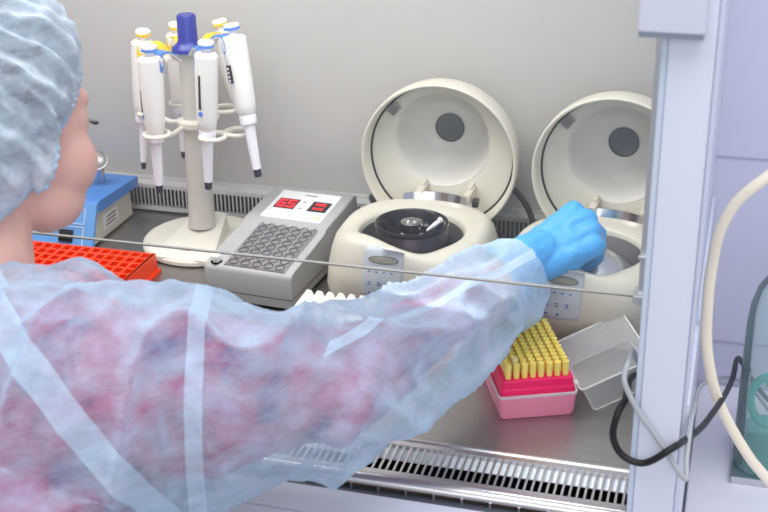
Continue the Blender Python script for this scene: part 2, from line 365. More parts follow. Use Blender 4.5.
# ------------------------------------------------------------------ centrifuges
def sup(a, rx, ry, n, cy=0.):
    c, s_ = math.cos(a), math.sin(a); e = 2. / n
    return (math.copysign(abs(c) ** e, c) * rx, cy + math.copysign(abs(s_) ** e, s_) * ry)
def make_centrifuge(rotor_mat, skirt_mat, label, loc, rz, dark_rotor=True):
    t = thing('centrifuge', label, 'centrifuge', loc, rz, 'small cream centrifuges with raised lids')
    N = 96; b = MB(); R = []
    spec = [(.0035, .095, .089, 4.5, .031), (.010, .0990, .0950, 4.5, .0285), (.030, .1018, .1030, 4.4, .0225), (.050, .1025, .1090, 4.2, .0170), (.075, .1015, .1080, 3.6, .0150),
            (.090, .0995, .105, 3.2, .014), (.100, .0965, .1015, 2.8, .013), (.1055, .0925, .0975, 2.5, .012), (.1085, .087, .092, 2.3, .009),
            (.1085, .076, .080, 2.05, .002), (.1070, .0700, .0715, 2.0, 0), (.1030, .0672, .0685, 2.0, 0), (.080, .066, .067, 2, 0), (.045, .064, .065, 2, 0)]
    for z, rx, ry, n, cy in spec:
        ring = []
        for k in range(N):
            a = 2 * PI * k / N; x_, y_ = sup(a, rx, ry, n, cy)
            dz = 0
            if z > .09 and rx > .065:
                d1 = math.atan2(math.sin(a - math.radians(240)), math.cos(a - math.radians(240)))
                dz = .012 * math.exp(-(d1 / .55) ** 2)
                d2 = math.atan2(math.sin(a - math.radians(296)), math.cos(a - math.radians(296)))
                dz -= .004 * math.exp(-(d2 / .30) ** 2)
            ring.append((x_, y_, z + dz))
        R.append(ring)
    b.rings(R, cap1=False)
    body = b.build('body', M['cream'], t, auto=False)
    MB().lathe([(.0654, .1000), (.0650, .080), (.0635, .046), (.06, .040), (.01, .040)], n=64, cap0=False).build('bowl', M['bowl'], t)
    # foot ring
    for fx in (-.075, .075):
        for fy in (-.045, .095): MB().lathe([(.009, .0002), (.009, .005)], (fx, fy, 0), 16).build('foot', M['rubber'], t)
    # rotor
    rp = [(.056, .062), (.0600, .066), (.0595, .072), (.0485, .103), (.0455, .112)] if dark_rotor else [(.050, .050), (.0585, .060), (.0590, .070)]
    ro = MB().lathe(rp, n=64, cap0=True, cap1=False).build('rotor', skirt_mat, t)
    if dark_rotor:
      rr = MB().lathe([(.0455, .1115), (.0478, .114), (.0468, .1175), (.0440, .118), (.0410, .1155), (.0390, .110), (.030, .101), (.020, .0995), (.012, .0995)], n=64, cap0=False)
      rr.build('rotor_dish', rotor_mat, ro)
    hl = MB()
    for k in range(12):
        a = 2 * PI * k / 12; c = Vector((.0355 * math.cos(a), .0355 * math.sin(a), .1060))
        nrm = Vector((-math.cos(a) * .6, -math.sin(a) * .6, 1)).normalized(); q = nrm.to_track_quat('Z', 'Y').to_matrix().to_4x4()
        hl.lathe([(.0052, .0002), (.0052, .0012), (.0040, .0014)], n=14, mtx=Matrix.Translation(c) @ q)
    if dark_rotor: hl.build('tube_holes', M['dark'], ro)
    MB().lathe([(.0175, .0985), (.0175, .101), (.0130, .104), (.0115, .113), (.0145, .1145), (.0145, .1175), (.0090, .1185), (.0065, .1215), (.001, .122)] if dark_rotor else [(.0140, .100), (.0140, .106), (.0165, .1075), (.0165, .1115), (.0100, .1125), (.0065, .116), (.001, .1165)], n=32).build('rotor_knob', M['chrome'], ro)
    if not dark_rotor:
        MB().lathe([(.0595, .070), (.0600, .074), (.0585, .077), (.046, .0885), (.032, .099), (.024, .1035), (.022, .1065), (.013, .107)], n=64).build('rotor_lid', M['satin'], ro)
    # control panel wrapped on the front
    dg = bpy.context.evaluated_depsgraph_get(); bv = BVHTree.FromObject(body, dg)
    def wrap(u, v, off):
        x0, z0 = u, v
        h, nn, _, _ = bv.ray_cast(Vector((x0, -.3, z0)), Vector((0, 1, 0)))
        if h is None: h, nn = Vector((x0, -.09, z0)), Vector((0, -1, 0))
        if nn.y > 0: nn = -nn
        return h + nn * off
    def patch(nm, m, x0, x1, z0, z1, off, parent, rc=.2, skew=0., nx=14, nz=12):
        b = MB(); G = []
        for j in range(nz + 1):
            row = []
            for i in range(nx + 1):
                u = i / nx * 2 - 1; v = j / nz * 2 - 1
                # squircle map rounds the corners
                uu = u * (1 - rc * v * v * abs(u) ** 3 * .5); vv = v * (1 - rc * u * u * abs(v) ** 3 * .5)
                zc = (z0 + z1) / 2 + vv * (z1 - z0) / 2
                row.append(wrap((x0 + x1) / 2 + uu * (x1 - x0) / 2 + skew * vv, zc, off))
            G.append(row)
        vs = [p for r in G for p in r]; n1 = nx + 1
        b.add(vs, [(j * n1 + i, j * n1 + i + 1, (j + 1) * n1 + i + 1, (j + 1) * n1 + i) for j in range(nz) for i in range(nx)], True)
        o = b.build(nm, m, parent, auto=False)
        s_ = o.modifiers.new('thickness', 'SOLIDIFY'); s_.thickness = .0006; s_.offset = 0
        return o
    pn = patch('control_panel', M['panelblue'], -.040, .012, .051, .1165, .0008, t, .14, .002)
    d = patch('display_frame', M['lcdframe'], -.0315, .0070, .0960, .1060, .0013, pn, .7)
    patch('display', M['lcd'], -.0300, .0055, .0973, .1047, .0017, pn, .7)
    for k in range(4): patch('key', M['markblue'], -.0320 + k * .0096, -.0290 + k * .0096, .0845, .0862, .0014, pn, .6, nx=4, nz=3)
    for k in range(3):
        patch('key', M['markblue'], -.0325 + k * .0125, -.0280 + k * .0125, .0715, .0725, .0014, pn, .2, nx=4, nz=2)
        patch('key', M['markblue'], -.0325 + k * .0125, -.0280 + k * .0125, .0682, .0692, .0014, pn, .2, nx=4, nz=2)
    for k in range(2): patch('key', M['markblue'], -.0320 + k * .0135, -.0280 + k * .0135, .0565, .0585, .0014, pn, .6, nx=4, nz=3)
    # lid standing open behind the bowl
    NL = 96; L = MB(); R = []
    def lring(r, y, cz, flat=0., rz_=1.):
        ring = []
        for k in range(NL):
            a = 2 * PI * k / NL; x_ = r * math.cos(a) + .004; z_ = r * math.sin(a) * rz_
            ring.append((x_, y, cz + z_))
        return ring
    c0, c1 = .156, .179
    for r, y, cz in ((.045, .212, .156), (.078, .206, .156), (.096, .190, .156), (.1045, .166, .156), (.1080, .145, .156), (.1082, .124, .156), (.1070, .1205, .156),
                     (.1048, .1210, .156), (.1022, .127, .1565), (.1005, .146, .157), (.0985, .1475, .158), (.0670, .1465, c1), (.0650, .1485, c1),
                     (.0625, .160, c1), (.050, .182, c1 + .001), (.030, .196, c1 + .002), (.0205, .198, c1 + .002)):
        R.append(lring(r, y, cz))
    L.rings(R, cap0=True, cap1=False)
    lid = L.build('lid', M['cream'], t, auto=False)
    MB().rings([lring(.0665, .1462, c1), lring(.0646, .1480, c1), lring(.0620, .160, c1), lring(.0495, .1815, c1 + .001), lring(.030, .1953, c1 + .002), lring(.0205, .1975, c1 + .002)], cap0=False, cap1=False).build('lid_cone', M['coneplastic'], lid, auto=False)
    MB().rings([lring(.0207, .196, c1 + .002), lring(.0195, .1995, c1 + .002)], cap0=False).build('window', M['smoke'], lid)
    gk = [(.004 + .0998 * math.cos(2 * PI * k / 72), .1452, .157 + .0998 * math.sin(2 * PI * k / 72)) for k in range(72)]
    MB().tube(gk, .0017, 8, closed=True).build('gasket', M['rubber'], lid)
    mt = Matrix.Translation((-.062, .1445, .2195)) @ Matrix.Rotation(math.radians(38), 4, 'Y')
    la = MB().box(-.0065, .0065, -.003, .002, -.0085, .0085, mt, bev=.001)
    lo = la.build('latch_catch', M['latch'], lid)
    rb = MB()
    for k in range(4): rb.box(-.0048 + k * .0028, -.0036 + k * .0028, -.0042, -.0028, -.0068, .0068, mt)
    rb.build('catch_ribs', M['slate'], lo)
    # hinge: curved steel plate and two cream arms
    hp = MB(); R = []
    for k in range(13):
        a = math.radians(-46 + k * 92 / 12); x_ = .006 + .060 * math.sin(a); y_ = .062 + .046 * math.cos(a)
        R.append([(x_, y_, .1060), (x_, y_ + .004, .1165), (x_ * .99, y_ + .0055, .1165), (x_ * .99, y_ + .0015, .1060)])
    hp.rings(R); hp.build('hinge_plate', M['chrome'], t)
    for hx in (-.018, .048):
        MB().box(hx - .005, hx + .005, .108, .150, .104, .118, bev=.0015).build('hinge_arm', M['cream2'], t)
        MB().box(hx - .003, hx + .003, .126, .147, .112, .122, bev=.001).build('hinge_arm', M['cream2'], t)
    MB().box(.055, .063, .108, .122, .100, .110, bev=.001).build('latch_hook', M['blackplastic'], t)
    return t
cA = make_centrifuge(M['rotorblack'], M['rotorside'], 'cream centrifuge with black rotor, lid raised, right of the grey heating block', (-.385, 1.455, 0), 0)
cB = make_centrifuge(M['satin'], M['satin'], 'cream centrifuge with silver rotor that the gloved hand reaches into', (-.158, 1.449, 0), math.radians(-4), False)

# microtube lying in the black rotor
mt_ = thing('microtube', 'white microtube lying on the black rotor of the left centrifuge', 'tube', (-.357, 1.468, .1115), math.radians(55))
mx = Matrix.Rotation(math.radians(72), 4, 'Y')
MB().lathe([(.0010, -.016), (.0022, -.010), (.0032, 0), (.0032, .008)], n=16, mtx=mx).build('tube', M['microtube'], mt_)
MB().lathe([(.0046, .008), (.0046, .0105), (.003, .0110)], n=16, mtx=mx).build('cap', M['whiterack'], mt_)

# ------------------------------------------------------------------ heating block
hbk = thing('heating_block', 'grey dry block heater with red 65 display and rows of empty wells', 'heater', (-.592, 1.395, 0), math.radians(-4.5))
prof = [(.002, .0045), (0, .012), (0, .046), (.0015, .050), (.006, .0535), (.112, .0665), (.122, .0715), (.228, .0815), (.236, .077), (.238, .01), (.234, .0045)]
def yz(poly, x0, x1, bv=.004, n=3):
    b = MB(); cy = sum(p[0] for p in poly) / len(poly); cz = sum(p[1] for p in poly) / len(poly); R = []
    def sc_(k): return [(cy + (p[0] - cy) * (1 - k / .12), cz + (p[1] - cz) * (1 - k / .035)) for p in poly]
    st_ = [(x0, bv), (x0 + bv * .3, bv * .3), (x0 + bv, 0), (x1 - bv, 0), (x1 - bv * .3, bv * .3), (x1, bv)]
    for x_, k in st_: R.append([(x_, p[0], p[1]) for p in sc_(k * .5)])
    return b.rings(R, smooth=True)
yz(prof, -.063, .063).build('case', M['blockbody'], hbk)
MB().box(-.0632, .0632, -.0004, .2, .0175, .0183).build('case_joint', M['seam'], hbk)
for fx in (-.05, .05):
    for fy in (.02, .23): MB().lathe([(.007, .0002), (.007, .006)], (fx, fy, 0), 14).build('foot', M['rubber'], hbk)
tilt = math.atan2(.0675 - .0535, .115 - .006)
wm = plate(5, 8, .0166, .0150, .0060, .012, org=(-.0415, -.0600), seg=16)
T = Matrix.Translation((.0085, .0665, .0629)) @ Matrix.Rotation(tilt, 4, 'X')
wm.v = [T @ v for v in wm.v]
wb = wm.build('well_block', M['blockmetal'], hbk)
MB().rings([[T @ Vector((sx * .0435, sy * .0620, z)) for sx, sy in ((1, 1), (-1, 1), (-1, -1), (1, -1))] for z in (-.011, -.0004)], smooth=False).build('block_side', M['blockmetal'], wb)
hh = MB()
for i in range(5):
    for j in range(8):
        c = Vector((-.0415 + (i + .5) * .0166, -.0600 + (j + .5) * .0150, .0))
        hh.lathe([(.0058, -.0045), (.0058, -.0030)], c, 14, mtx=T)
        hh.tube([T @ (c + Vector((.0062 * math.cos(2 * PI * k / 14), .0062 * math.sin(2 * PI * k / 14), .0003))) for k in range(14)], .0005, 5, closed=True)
hh.build('well_shade_discs', M['hole'], wb)  # dark discs just below the rims paint in the shade of deep wells
# fascia
FT = Matrix.Translation((.0045, .175, .0767)) @ Matrix.Rotation(math.atan2(.0815 - .0715, .106), 4, 'X')
fc = MB().box(-.047, .044, -.0435, .0405, -.001, .0012, FT, bev=.0006).build('fascia', M['whiteplate'], hbk)
led = MB().box(-.040, -.009, -.015, .015, .0010, .0016, FT).build('display_window', M['led_bg'], fc)
def seg7(b, ch, ox, oy, w_, h_, T_, z):
    S = {'6': 'acdefg', '5': 'acdfg', '2': 'abged', '0': 'abcdef', '8': 'abcdefg'}[ch]; t_ = .0021
    B = {'a': (0, w_, h_ - t_, h_), 'd': (0, w_, 0, t_), 'g': (0, w_, h_ / 2 - t_ / 2, h_ / 2 + t_ / 2), 'f': (0, t_, h_ / 2, h_), 'e': (0, t_, 0, h_ / 2),
         'b': (w_ - t_, w_, h_ / 2, h_), 'c': (w_ - t_, w_, 0, h_ / 2)}
    for s_ in S: x0, x1, y0, y1 = B[s_]; b.box(ox + x0, ox + x1, oy + y0, oy + y1, z, z + .0003, T_)
dg_ = MB(); seg7(dg_, '6', -.0365, -.0105, .0105, .021, FT, .0017); seg7(dg_, '5', -.0225, -.0105, .0105, .021, FT, .0017)
dg_.build('digits', M['red_led'], led)
l2 = MB().box(.0115, .0395, -.015, .015, .0010, .0016, FT).build('display_window', M['blackplastic'], fc)
d2 = MB()
d2.box(.0165, .0345, .002, .0100, .0016, .0019, FT).box(.0165, .0345, -.0095, -.0045, .0016, .0019, FT)
d2b = d2.build('glow_bars', M['led_bg'], l2); 
d3 = MB()
for q in (-.0085, -.0060, .0035, .0080): d3.box(.018, .033, q, q + .0012, .0019, .0022, FT)
d3.build('lit_bars', M['red_led'], l2)
mk = MB(); mk.box(-.008, .010, .029, .0315, .0012, .0014, FT); mk.box(-.0035, .0025, .009, .011, .0012, .0014, FT); mk.box(-.0035, .0025, -.011, -.009, .0012, .0014, FT)
mk.build('print_marks', M['greyink'], fc)
MB().box(.026, .040, -.034, -.029, .0012, .0014, FT).build('sticker', M['yellowink'], fc)
kn = thing('round_cap', 'small white round cap on the front left corner of the heating block', 'cap', (-.592 - .0475, 1.395 + .014, .0548))
kb = MB().lathe([(.0050, -.0005), (.0050, .004), (.0062, .0042), (.0062, .0085), (.0052, .0095), (.001, .0098)], n=20).build('knob_cap', M['whiterack'], kn)
MB().lathe([(.0075, -.0012), (.0075, -.0002)], n=20).build('dark_seat', M['dark'], kn)

# ------------------------------------------------------------------ pipette stand
sx, sy = -.733, 1.575
sd = thing('pipette_stand', 'cream carousel pipette stand with round base and dark blue top knob', 'stand', (sx, sy, 0))
MB().lathe([(.084, .0005), (.088, .003), (.088, .008), (.085, .0115), (.078, .0125), (.070, .0110), (.045, .0115), (.02, .012)], n=64).build('base', M['standcream'], sd)
# raised tongue from the column to the front edge
R = []
for k in range(13):
    u = k / 12; y_ = .030 - u * .113; hw = .026 + .021 * u; z_ = .040 - .0285 * (u ** .8) if u > .15 else .040 - .0063 * (u / .15)
    z_ = max(z_, .0135 - .003 * max(0, u - .9) * 10)
    R.append([(-hw - .004, y_, .006), (-hw, y_, z_ - .002), (-hw * .8, y_, z_), (hw * .8, y_, z_), (hw, y_, z_ - .002), (hw + .004, y_, .006)])
MB().rings(R).build('base_tongue', M['standcream'], sd)
MB().box(-.007, .007, -.064, -.062, .0185, .0205).build('base_mark', M['greyink'], sd)
MB().lathe([(.0205, .030), (.0185, .050), (.0172, .10), (.0160, .19), (.0150, .29), (.0150, .296)], n=32).build('column', M['standcol'], sd)
MB().lathe([(.024, .2900), (.023, .295), (.016, .301), (.0138, .306), (.0132, .338), (.0115, .3405), (.005, .3405)], n=32).build('top_knob', M['navy'], sd)
MB().lathe([(.016, .180), (.024, .183), (.024, .190), (.016, .194)], n=32).build('lower_collar', M['standcream'], sd)
pips = [  # (x, y, z_top, lean x, lean y, colour, label)
    (-.681, 1.518, .320, -.012, .0, 'pblue', 'blue-capped white pipette hanging at the front right of the stand, nearest the column'),
    (-.655, 1.545, .338, .035, -.02, 'pblue', 'blue-capped pipette with a black counter window, rightmost on the stand'),
    (-.760, 1.510, .312, -.004, .0, 'pblue', 'blue-capped pipette hanging at the front left of the stand'),
    (-.812, 1.600, .308, -.02, .0, 'pyellow', 'yellow-capped pipette at the far left of the stand'),
    (-.713, 1.640, .318, .045, .0, 'pyellow', 'yellow-capped pipette with thin dark end, behind the rightmost blue one'),
    (-.787, 1.655, .306, -.01, .01, 'pyellow', 'yellow-capped pipette at the back of the stand, just left of the dark blue knob')]
for i, (px_, py_, zt, lx, ly, cm, lb) in enumerate(pips):
    d = Vector((px_ - sx, py_ - sy)); dl = d.length; u = d / dl
    ar = MB().tube(spline([(u.x * .02, u.y * .02, .186), (u.x * .045, u.y * .045, .180), (u.x * (dl - .014), u.y * (dl - .014), .187)], 6), .0035, 8)
    w_ = Vector((-u.y, u.x))
    loop = [(d.x + .0172 * math.cos(2 * PI * k / 20), d.y + .0172 * math.sin(2 * PI * k / 20), .188) for k in range(20)]
    ar.tube(loop, .0030, 8, closed=True); ar.build('cradle', M['standcream'], sd)

def make_pipette(cm, label, i):
    """local +x points away from the stand's column; top of the button at z = 0"""
    t = thing('pipette', label, 'pipette', (0, 0, 0), 0, 'pipettes hanging on the carousel stand')
    MB().lathe([(.0090, .001), (.0108, -.0005), (.0108, -.0040)], n=24).build('button', M['pipwhite'], t)
    MB().lathe([(.0109, -.0038), (.0109, -.0070), (.0095, -.0080)], n=24).build('button_ring', M[cm], t)
    MB().lathe([(.0058, -.007), (.0058, -.021)], n=16).build('plunger', M['shaftwhite'], t)
    R = []
    for z, rx, ry in ((-.014, .0070, .0070), (-.0155, .0145, .0130), (-.019, .0180, .0158), (-.035, .0180, .0155), (-.080, .0165, .0148), (-.108, .0148, .0136), (-.120, .0125, .0122), (-.122, .0105, .0105)):
        R.append([(rx * math.cos(2 * PI * k / 28) , ry * math.sin(2 * PI * k / 28), z) for k in range(28)])
    MB().rings(R).build('body', M['pipwhite'], t)
    MB().lathe([(.0110, -.120), (.0118, -.124), (.0114, -.134), (.0085, -.137)], n=24).build('ejector_collar', M['shaftwhite'], t)
    thin = cm == 'pyellow'
    MB().lathe([(.0080 if not thin else .0062, -.136), (.0070 if not thin else .0052, -.172), (.0062 if not thin else .0046, -.198)], n=18).build('shaft', M['shaftwhite'], t)
    if i == 4: MB().lathe([(.0040, -.1975), (.0030, -.210), (.0014, -.222)], n=14).build('tip_cone', M['tipblack'], t)
    else: MB().lathe([(.0056 if not thin else .0040, -.1975), (.0050 if not thin else .0030, -.209)], n=14).build('tip_cone', M['tipblack'], t)
    # finger hook reaching back over the stand's rim
    hk = spline([(-.008, 0, -.017), (-.022, 0, -.0125), (-.036, 0, -.017), (-.050, 0, -.030)], 5)
    R = []
    for p in hk: R.append([(p.x, -.0075, p.z), (p.x, .0075, p.z), (p.x - .001, .0075, p.z - .0035), (p.x - .001, -.0075, p.z - .0035)])
    MB().rings(R).build('finger_hook', M['pipwhite'], t)
    R = []
    for p in hk[:14]: R.append([(p.x, -.0080, p.z + .0004), (p.x, .0080, p.z + .0004), (p.x - .0005, .0080, p.z - .0018), (p.x - .0005, -.0080, p.z - .0018)])
    bd = MB().rings(R)
    for s_ in (-1, 1):
        bd.add([(-.0150, s_ * .0085, -.015), (-.0030, s_ * .0160, -.018), (-.0030, s_ * .0158, -.034), (-.0080, s_ * .0150, -.037), (-.0150, s_ * .0100, -.032)], [(0, 1, 2, 3, 4)])
    cbnd = bd.build('colour_band', M[cm], t)
    sm = cbnd.modifiers.new('thickness', 'SOLIDIFY'); sm.thickness = .0012
    if i in (0, 2, 1):
        a = {0: math.radians(-55), 2: math.radians(-20), 1: math.radians(-100)}[i]
        rot = Matrix.Rotation(a, 4, 'Z')
        if i == 1:
            v = MB().box(.0150, .0178, -.0042, .0042, -.076, -.052, rot, bev=.0006); v.build('counter_window', M['blackplastic'], t)
            q = MB()
            for k in range(4): q.box(.0177, .0181, -.002, .002, -.058 - k * .0055, -.055 - k * .0055, rot)
            q.build('counter_digits', M['whiteplate'], t)
        else:
            MB().box(.0135, .0168, -.0015, .0013, -.090, -.043, rot).build('scale_slot', M['blackplastic'], t)
            MB().lathe([(.0034, 0), (.0034, .0016)], n=16, mtx=rot @ Matrix.Translation((.0138, 0, -.097)) @ Matrix.Rotation(PI / 2, 4, 'Y')).build('round_mark', M['pblue'], t)
    return t
for i, (px_, py_, zt, lx, ly, cm, lb) in enumerate(pips):
    p = make_pipette(cm, lb, i)
    p.location = (px_, py_, zt)
    az = math.atan2(py_ - sy, px_ - sx)
    lean = Vector((lx, ly, -.21)).normalized()
    q = Vector((0, 0, -1)).rotation_difference(lean)
    p.rotation_mode = 'QUATERNION'; p.rotation_quaternion = q @ Matrix.Rotation(az, 3, 'Z').to_quaternion()

# ------------------------------------------------------------------ blue shaker
sh = thing('laboratory_mixer', 'blue and beige bench mixer with black switch, partly behind the face', 'mixer', (-.96, 1.58, 0))
sp_ = [(-.072, .004), (-.072, .012), (-.040, .0500), (-.030, .054), (.066, .046), (.068, .004)]
MB().prism(sp_, -.076, .077).build('case', M['shakerside'], sh)
tp = [(-.050, .0530), (-.046, .0660), (-.040, .0680), (.082, .0615), (.084, .0560), (.080, .0460), (-.040, .0500)]
MB().prism(tp, -.083, .084).build('top_cover', M['shakerblue'], sh)
fp = [(-.0795, .004), (-.050, .0660), (-.046, .0660), (-.068, .010), (-.072, .004)]
fo = MB().prism(fp, -.083, .084).build('front_fascia', M['shakerfront'], sh)
FM = Matrix.Translation((.0, -.0648, .035)) @ Matrix.Rotation(math.atan2(.062, .0295), 4, 'X')
def outline(b, x0, x1, y0, y1, w_=.0009):
    b.box(x0, x1, y0, y0 + w_, .0002, .0010, FM).box(x0, x1, y1 - w_, y1, .0002, .0010, FM).box(x0, x0 + w_, y0, y1, .0002, .0010, FM).box(x1 - w_, x1, y0, y1, .0002, .0010, FM)
ob = MB(); outline(ob, -.02, .068, -.0285, -.001); outline(ob, -.02, .068, .003, .026); ob.build('white_outline', M['whiteplate'], fo)
MB().box(.030, .052, -.0240, -.0060, .0002, .0030, FM, bev=.0006).build('power_switch', M['blackplastic'], fo)
lb_ = MB().box(.0770, .0776, -.026, .022, .014, .038).build('paper_sticker', M['label'], sh)
q = MB()
for k in range(3): q.box(.0777, .0779, -.018 + k * .002, .014, .018 + k * .006, .0205 + k * .006)
q.build('sticker_lines', M['greyink'], lb_)
cup = Matrix.Translation((.046, .028, .101)) @ Matrix.Rotation(math.radians(38), 4, 'X') @ Matrix.Rotation(math.radians(18), 4, 'Y')
MB().lathe([(.004, -.024), (.004, -.002), (.0165, .002), (.0180, .006), (.0165, .0062), (.012, .003), (.002, .002)], n=32, mtx=cup).build('metal_cup', M['bowl'], sh)
MB().lathe([(.006, .0605), (.005, .090)], (.046, .040, 0), 16).build('cup_stem', M['chrome'], sh)

# ------------------------------------------------------------------ orange-red tube rack
rk = thing('tube_rack', 'orange-red tube rack with rows of square holes below the blue mixer', 'rack', (-.86, 1.415, 0))
def lattice(x0, x1, y0, y1, nx, ny, z0, z1, wl):
    b = MB(); cx = (x1 - x0 - wl) / nx; cy = (y1 - y0 - wl) / ny
    for i in range(nx + 1): b.box(x0 + i * cx, x0 + i * cx + wl, y0, y1, z0, z1)
    for j in range(ny + 1): b.box(x0 + .0003, x1 - .0003, y0 + j * cy, y0 + j * cy + wl, z0 + .0003, z1 - .0004)
    return b
lattice(-.125, .104, -.060, .048, 15, 6, .024, .030, .0042).build('top_grid', M['orange'], rk)
MB().box(-.125, .104, -.060, .048, .0180, .0205).build('middle_shelf', M['orange'], rk)
rb = MB().box(-.128, .1095, -.064, .052, .0003, .006)
rb.build('base', M['orange'], rk)
for s_ in (-1, 1):
    MB().rings([[(s_ * .104 - .0105 + .0, y_, .0205 + .0 ) for y_ in ()] or [(-.0105 + s_ * .1145 - .003, -.060, .005), (-.0105 + s_ * .1145 + .003, -.060, .005), (-.0105 + s_ * .1145 + .003, .048, .005), (-.0105 + s_ * .1145 - .003, .048, .005)],
                [(-.0105 + s_ * .1145 - .003, -.060, .030), (-.0105 + s_ * .1145 + .001, -.060, .030), (-.0105 + s_ * .1145 + .001, .048, .030), (-.0105 + s_ * .1145 - .003, .048, .030)]], smooth=False).build('end_wall', M['orange'], rk)
MB().box(-.125, .104, -.0605, -.0575, .006, .024).build('side_wall', M['orange'], rk)

# ------------------------------------------------------------------ white toothed rack
wr = thing('tube_rack', 'white toothed tube rack between the heating block and the sleeve', 'rack', (-.447, 1.318, 0))
b = MB().box(-.045, .052, -.050, .020, -.0 + .0005, .052, bev=.002); b.build('rack_body', M['whiterack'], wr)
tb = MB()
for i in range(7):
    x_ = -.0435 + i * .0138
    R = [[(x_ + .0055 * a, y_, z_) for a, z_ in ((-1, .037), (-1, .044), (-.45, .0500), (.45, .0500), (1, .044), (1, .037))] for y_ in (-.049, .019)]
    tb.rings([[(x_ + .0055 + .0062 * a, y_, z_) for a, z_ in ((-1, .051), (-1, .059), (-.4, .0650), (.5, .0640), (1, .058), (1, .051))] for y_ in (-.048, .018)], smooth=False)
tb.build('teeth', M['whiterack'], wr)

# ------------------------------------------------------------------ tip box
TBR = math.radians(23)
tbx = thing('tip_box', 'pink pipette tip box with magenta tray and clear lid folded open beside it', 'box', (-.1775, 1.211, 0), TBR)
# local: x along the short front edge, y back along the long side; origin mid-front
W2, DL = .0442, .122
def rrect(x0, x1, y0, y1, z, r=.005, n=4):
    out = []
    for cx_, cy_, a0 in ((x1 - r, y1 - r, 0), (x0 + r, y1 - r, 90), (x0 + r, y0 + r, 180), (x1 - r, y0 + r, 270)):
        for k in range(n + 1):
            a = math.radians(a0 + 90 * k / n); out.append((cx_ + r * math.cos(a), cy_ + r * math.sin(a), z))
    return out
MB().rings([rrect(-W2 + .0035, W2 - .0035, .0035, DL - .0035, .0005), rrect(-W2 + .002, W2 - .002, .002, DL - .002, .004), rrect(-W2, W2, 0, DL, .0295), rrect(-W2 + .0015, W2 - .0015, .0015, DL - .0015, .0295, .004), rrect(-W2 + .003, W2 - .003, .003, DL - .003, .004, .004)]).build('box_base', M['pinkbox'], tbx)
MB().rings([rrect(-W2 - .0006, W2 + .0006, -.0006, DL + .0006, .0275), rrect(-W2 - .0008, W2 + .0008, -.0008, DL + .0008, .0305), rrect(-W2 + .0012, W2 - .0012, .0012, DL - .0012, .0307, .004), rrect(-W2 + .0014, W2 - .0014, .0014, DL - .0014, .0275, .004)], cap0=False, cap1=False).build('box_rim', M['rimclear'], tbx)
ins = MB(); ins.rings([rrect(-W2 + .002, W2 - .002, .002, DL - .002, .020, .004), rrect(-W2 + .0022, W2 - .0022, .0022, DL - .0022, .0365, .004), rrect(-W2 + .0036, W2 - .0036, .0036, DL - .0036, .0380, .004),
           rrect(-W2 + .0040, W2 - .0040, .0040, DL - .0040, .0462, .0035), rrect(-W2 + .0050, W2 - .0050, .0050, DL - .0050, .0475, .0035)])
tray = ins.build('tip_tray', M['magenta'], tbx)
# the open lid: a shallow clear box turned about the long right-hand edge
lidm = Matrix.Translation((W2 + .0035, 0, .0315)) @ Matrix.Rotation(math.radians(-23), 4, 'Y')
LD, LW = .034, .086
def lr(k, z): return [lidm @ Vector(p) for p in rrect(k, LW - k, k, DL - .008 - k, z)]
L_ = MB().rings([lr(.0006, 0), lr(.003, -LD + .004), lr(.006, -LD), lr(.0068, -LD + .0012), lr(.0042, -LD + .0045), lr(.0020, 0)])
L_.f = [f for f in L_.f]
lo_ = L_.build('lid', M['clear'], tbx)
MB().tube([lidm @ Vector(p) for p in rrect(0, LW, 0, DL - .008, 0)], .0011, 6, closed=True).build('lid_rim', M['clearrim'], lo_)
MB().tube([lidm @ Vector(p) for p in rrect(.0045, LW - .0045, .0045, DL - .0125, -LD)], .0008, 6, closed=True).build('lid_bottom_edge', M['clearrim'], lo_)
for y_ in (.014, .100): MB().box(W2 - .0005, W2 + .0048, y_, y_ + .010, .0260, .0335, bev=.0008).build('hinge_tab', M['clearrim'], tbx)
# the tips
tip0 = MB().lathe([(.0026, -.012), (.0033, 0), (.0036, .006), (.0036, .0165), (.0028, .0165), (.0022, .0145)], n=14, cap1=True).build('pipette_tip', M['tipyellow'])
tag(tip0, 'yellow pipette tip standing in the magenta tray of the pink box', 'pipette tip', 'yellow pipette tips in the pink box')
Rm = Matrix.Translation((-.1775, 1.211, 0)) @ Matrix.Rotation(TBR, 4, 'Z')
first = True
for j in range(12):
    for i in range(8):
        lp = Rm @ Vector((-.0322 + i * .0092, .0115 + j * .009, .0480))
        if i == 1 and j == 1:
            o = MB().lathe([(.0024, -.012), (.0031, 0), (.0035, .006), (.0035, .0165), (.0025, .0165), (.0018, .0125)], n=14, cap1=True).build('pipette_tip', M['tippale'])
            tag(o, 'paler, whitish pipette tip standing proud near the front left of the tray', 'pipette tip', 'yellow pipette tips in the pink box')
            o.location = lp + Vector((0, 0, .003)); continue
        o = tip0 if first else tip0.copy()
        if not first: COL.objects.link(o)
        first = False; o.location = lp

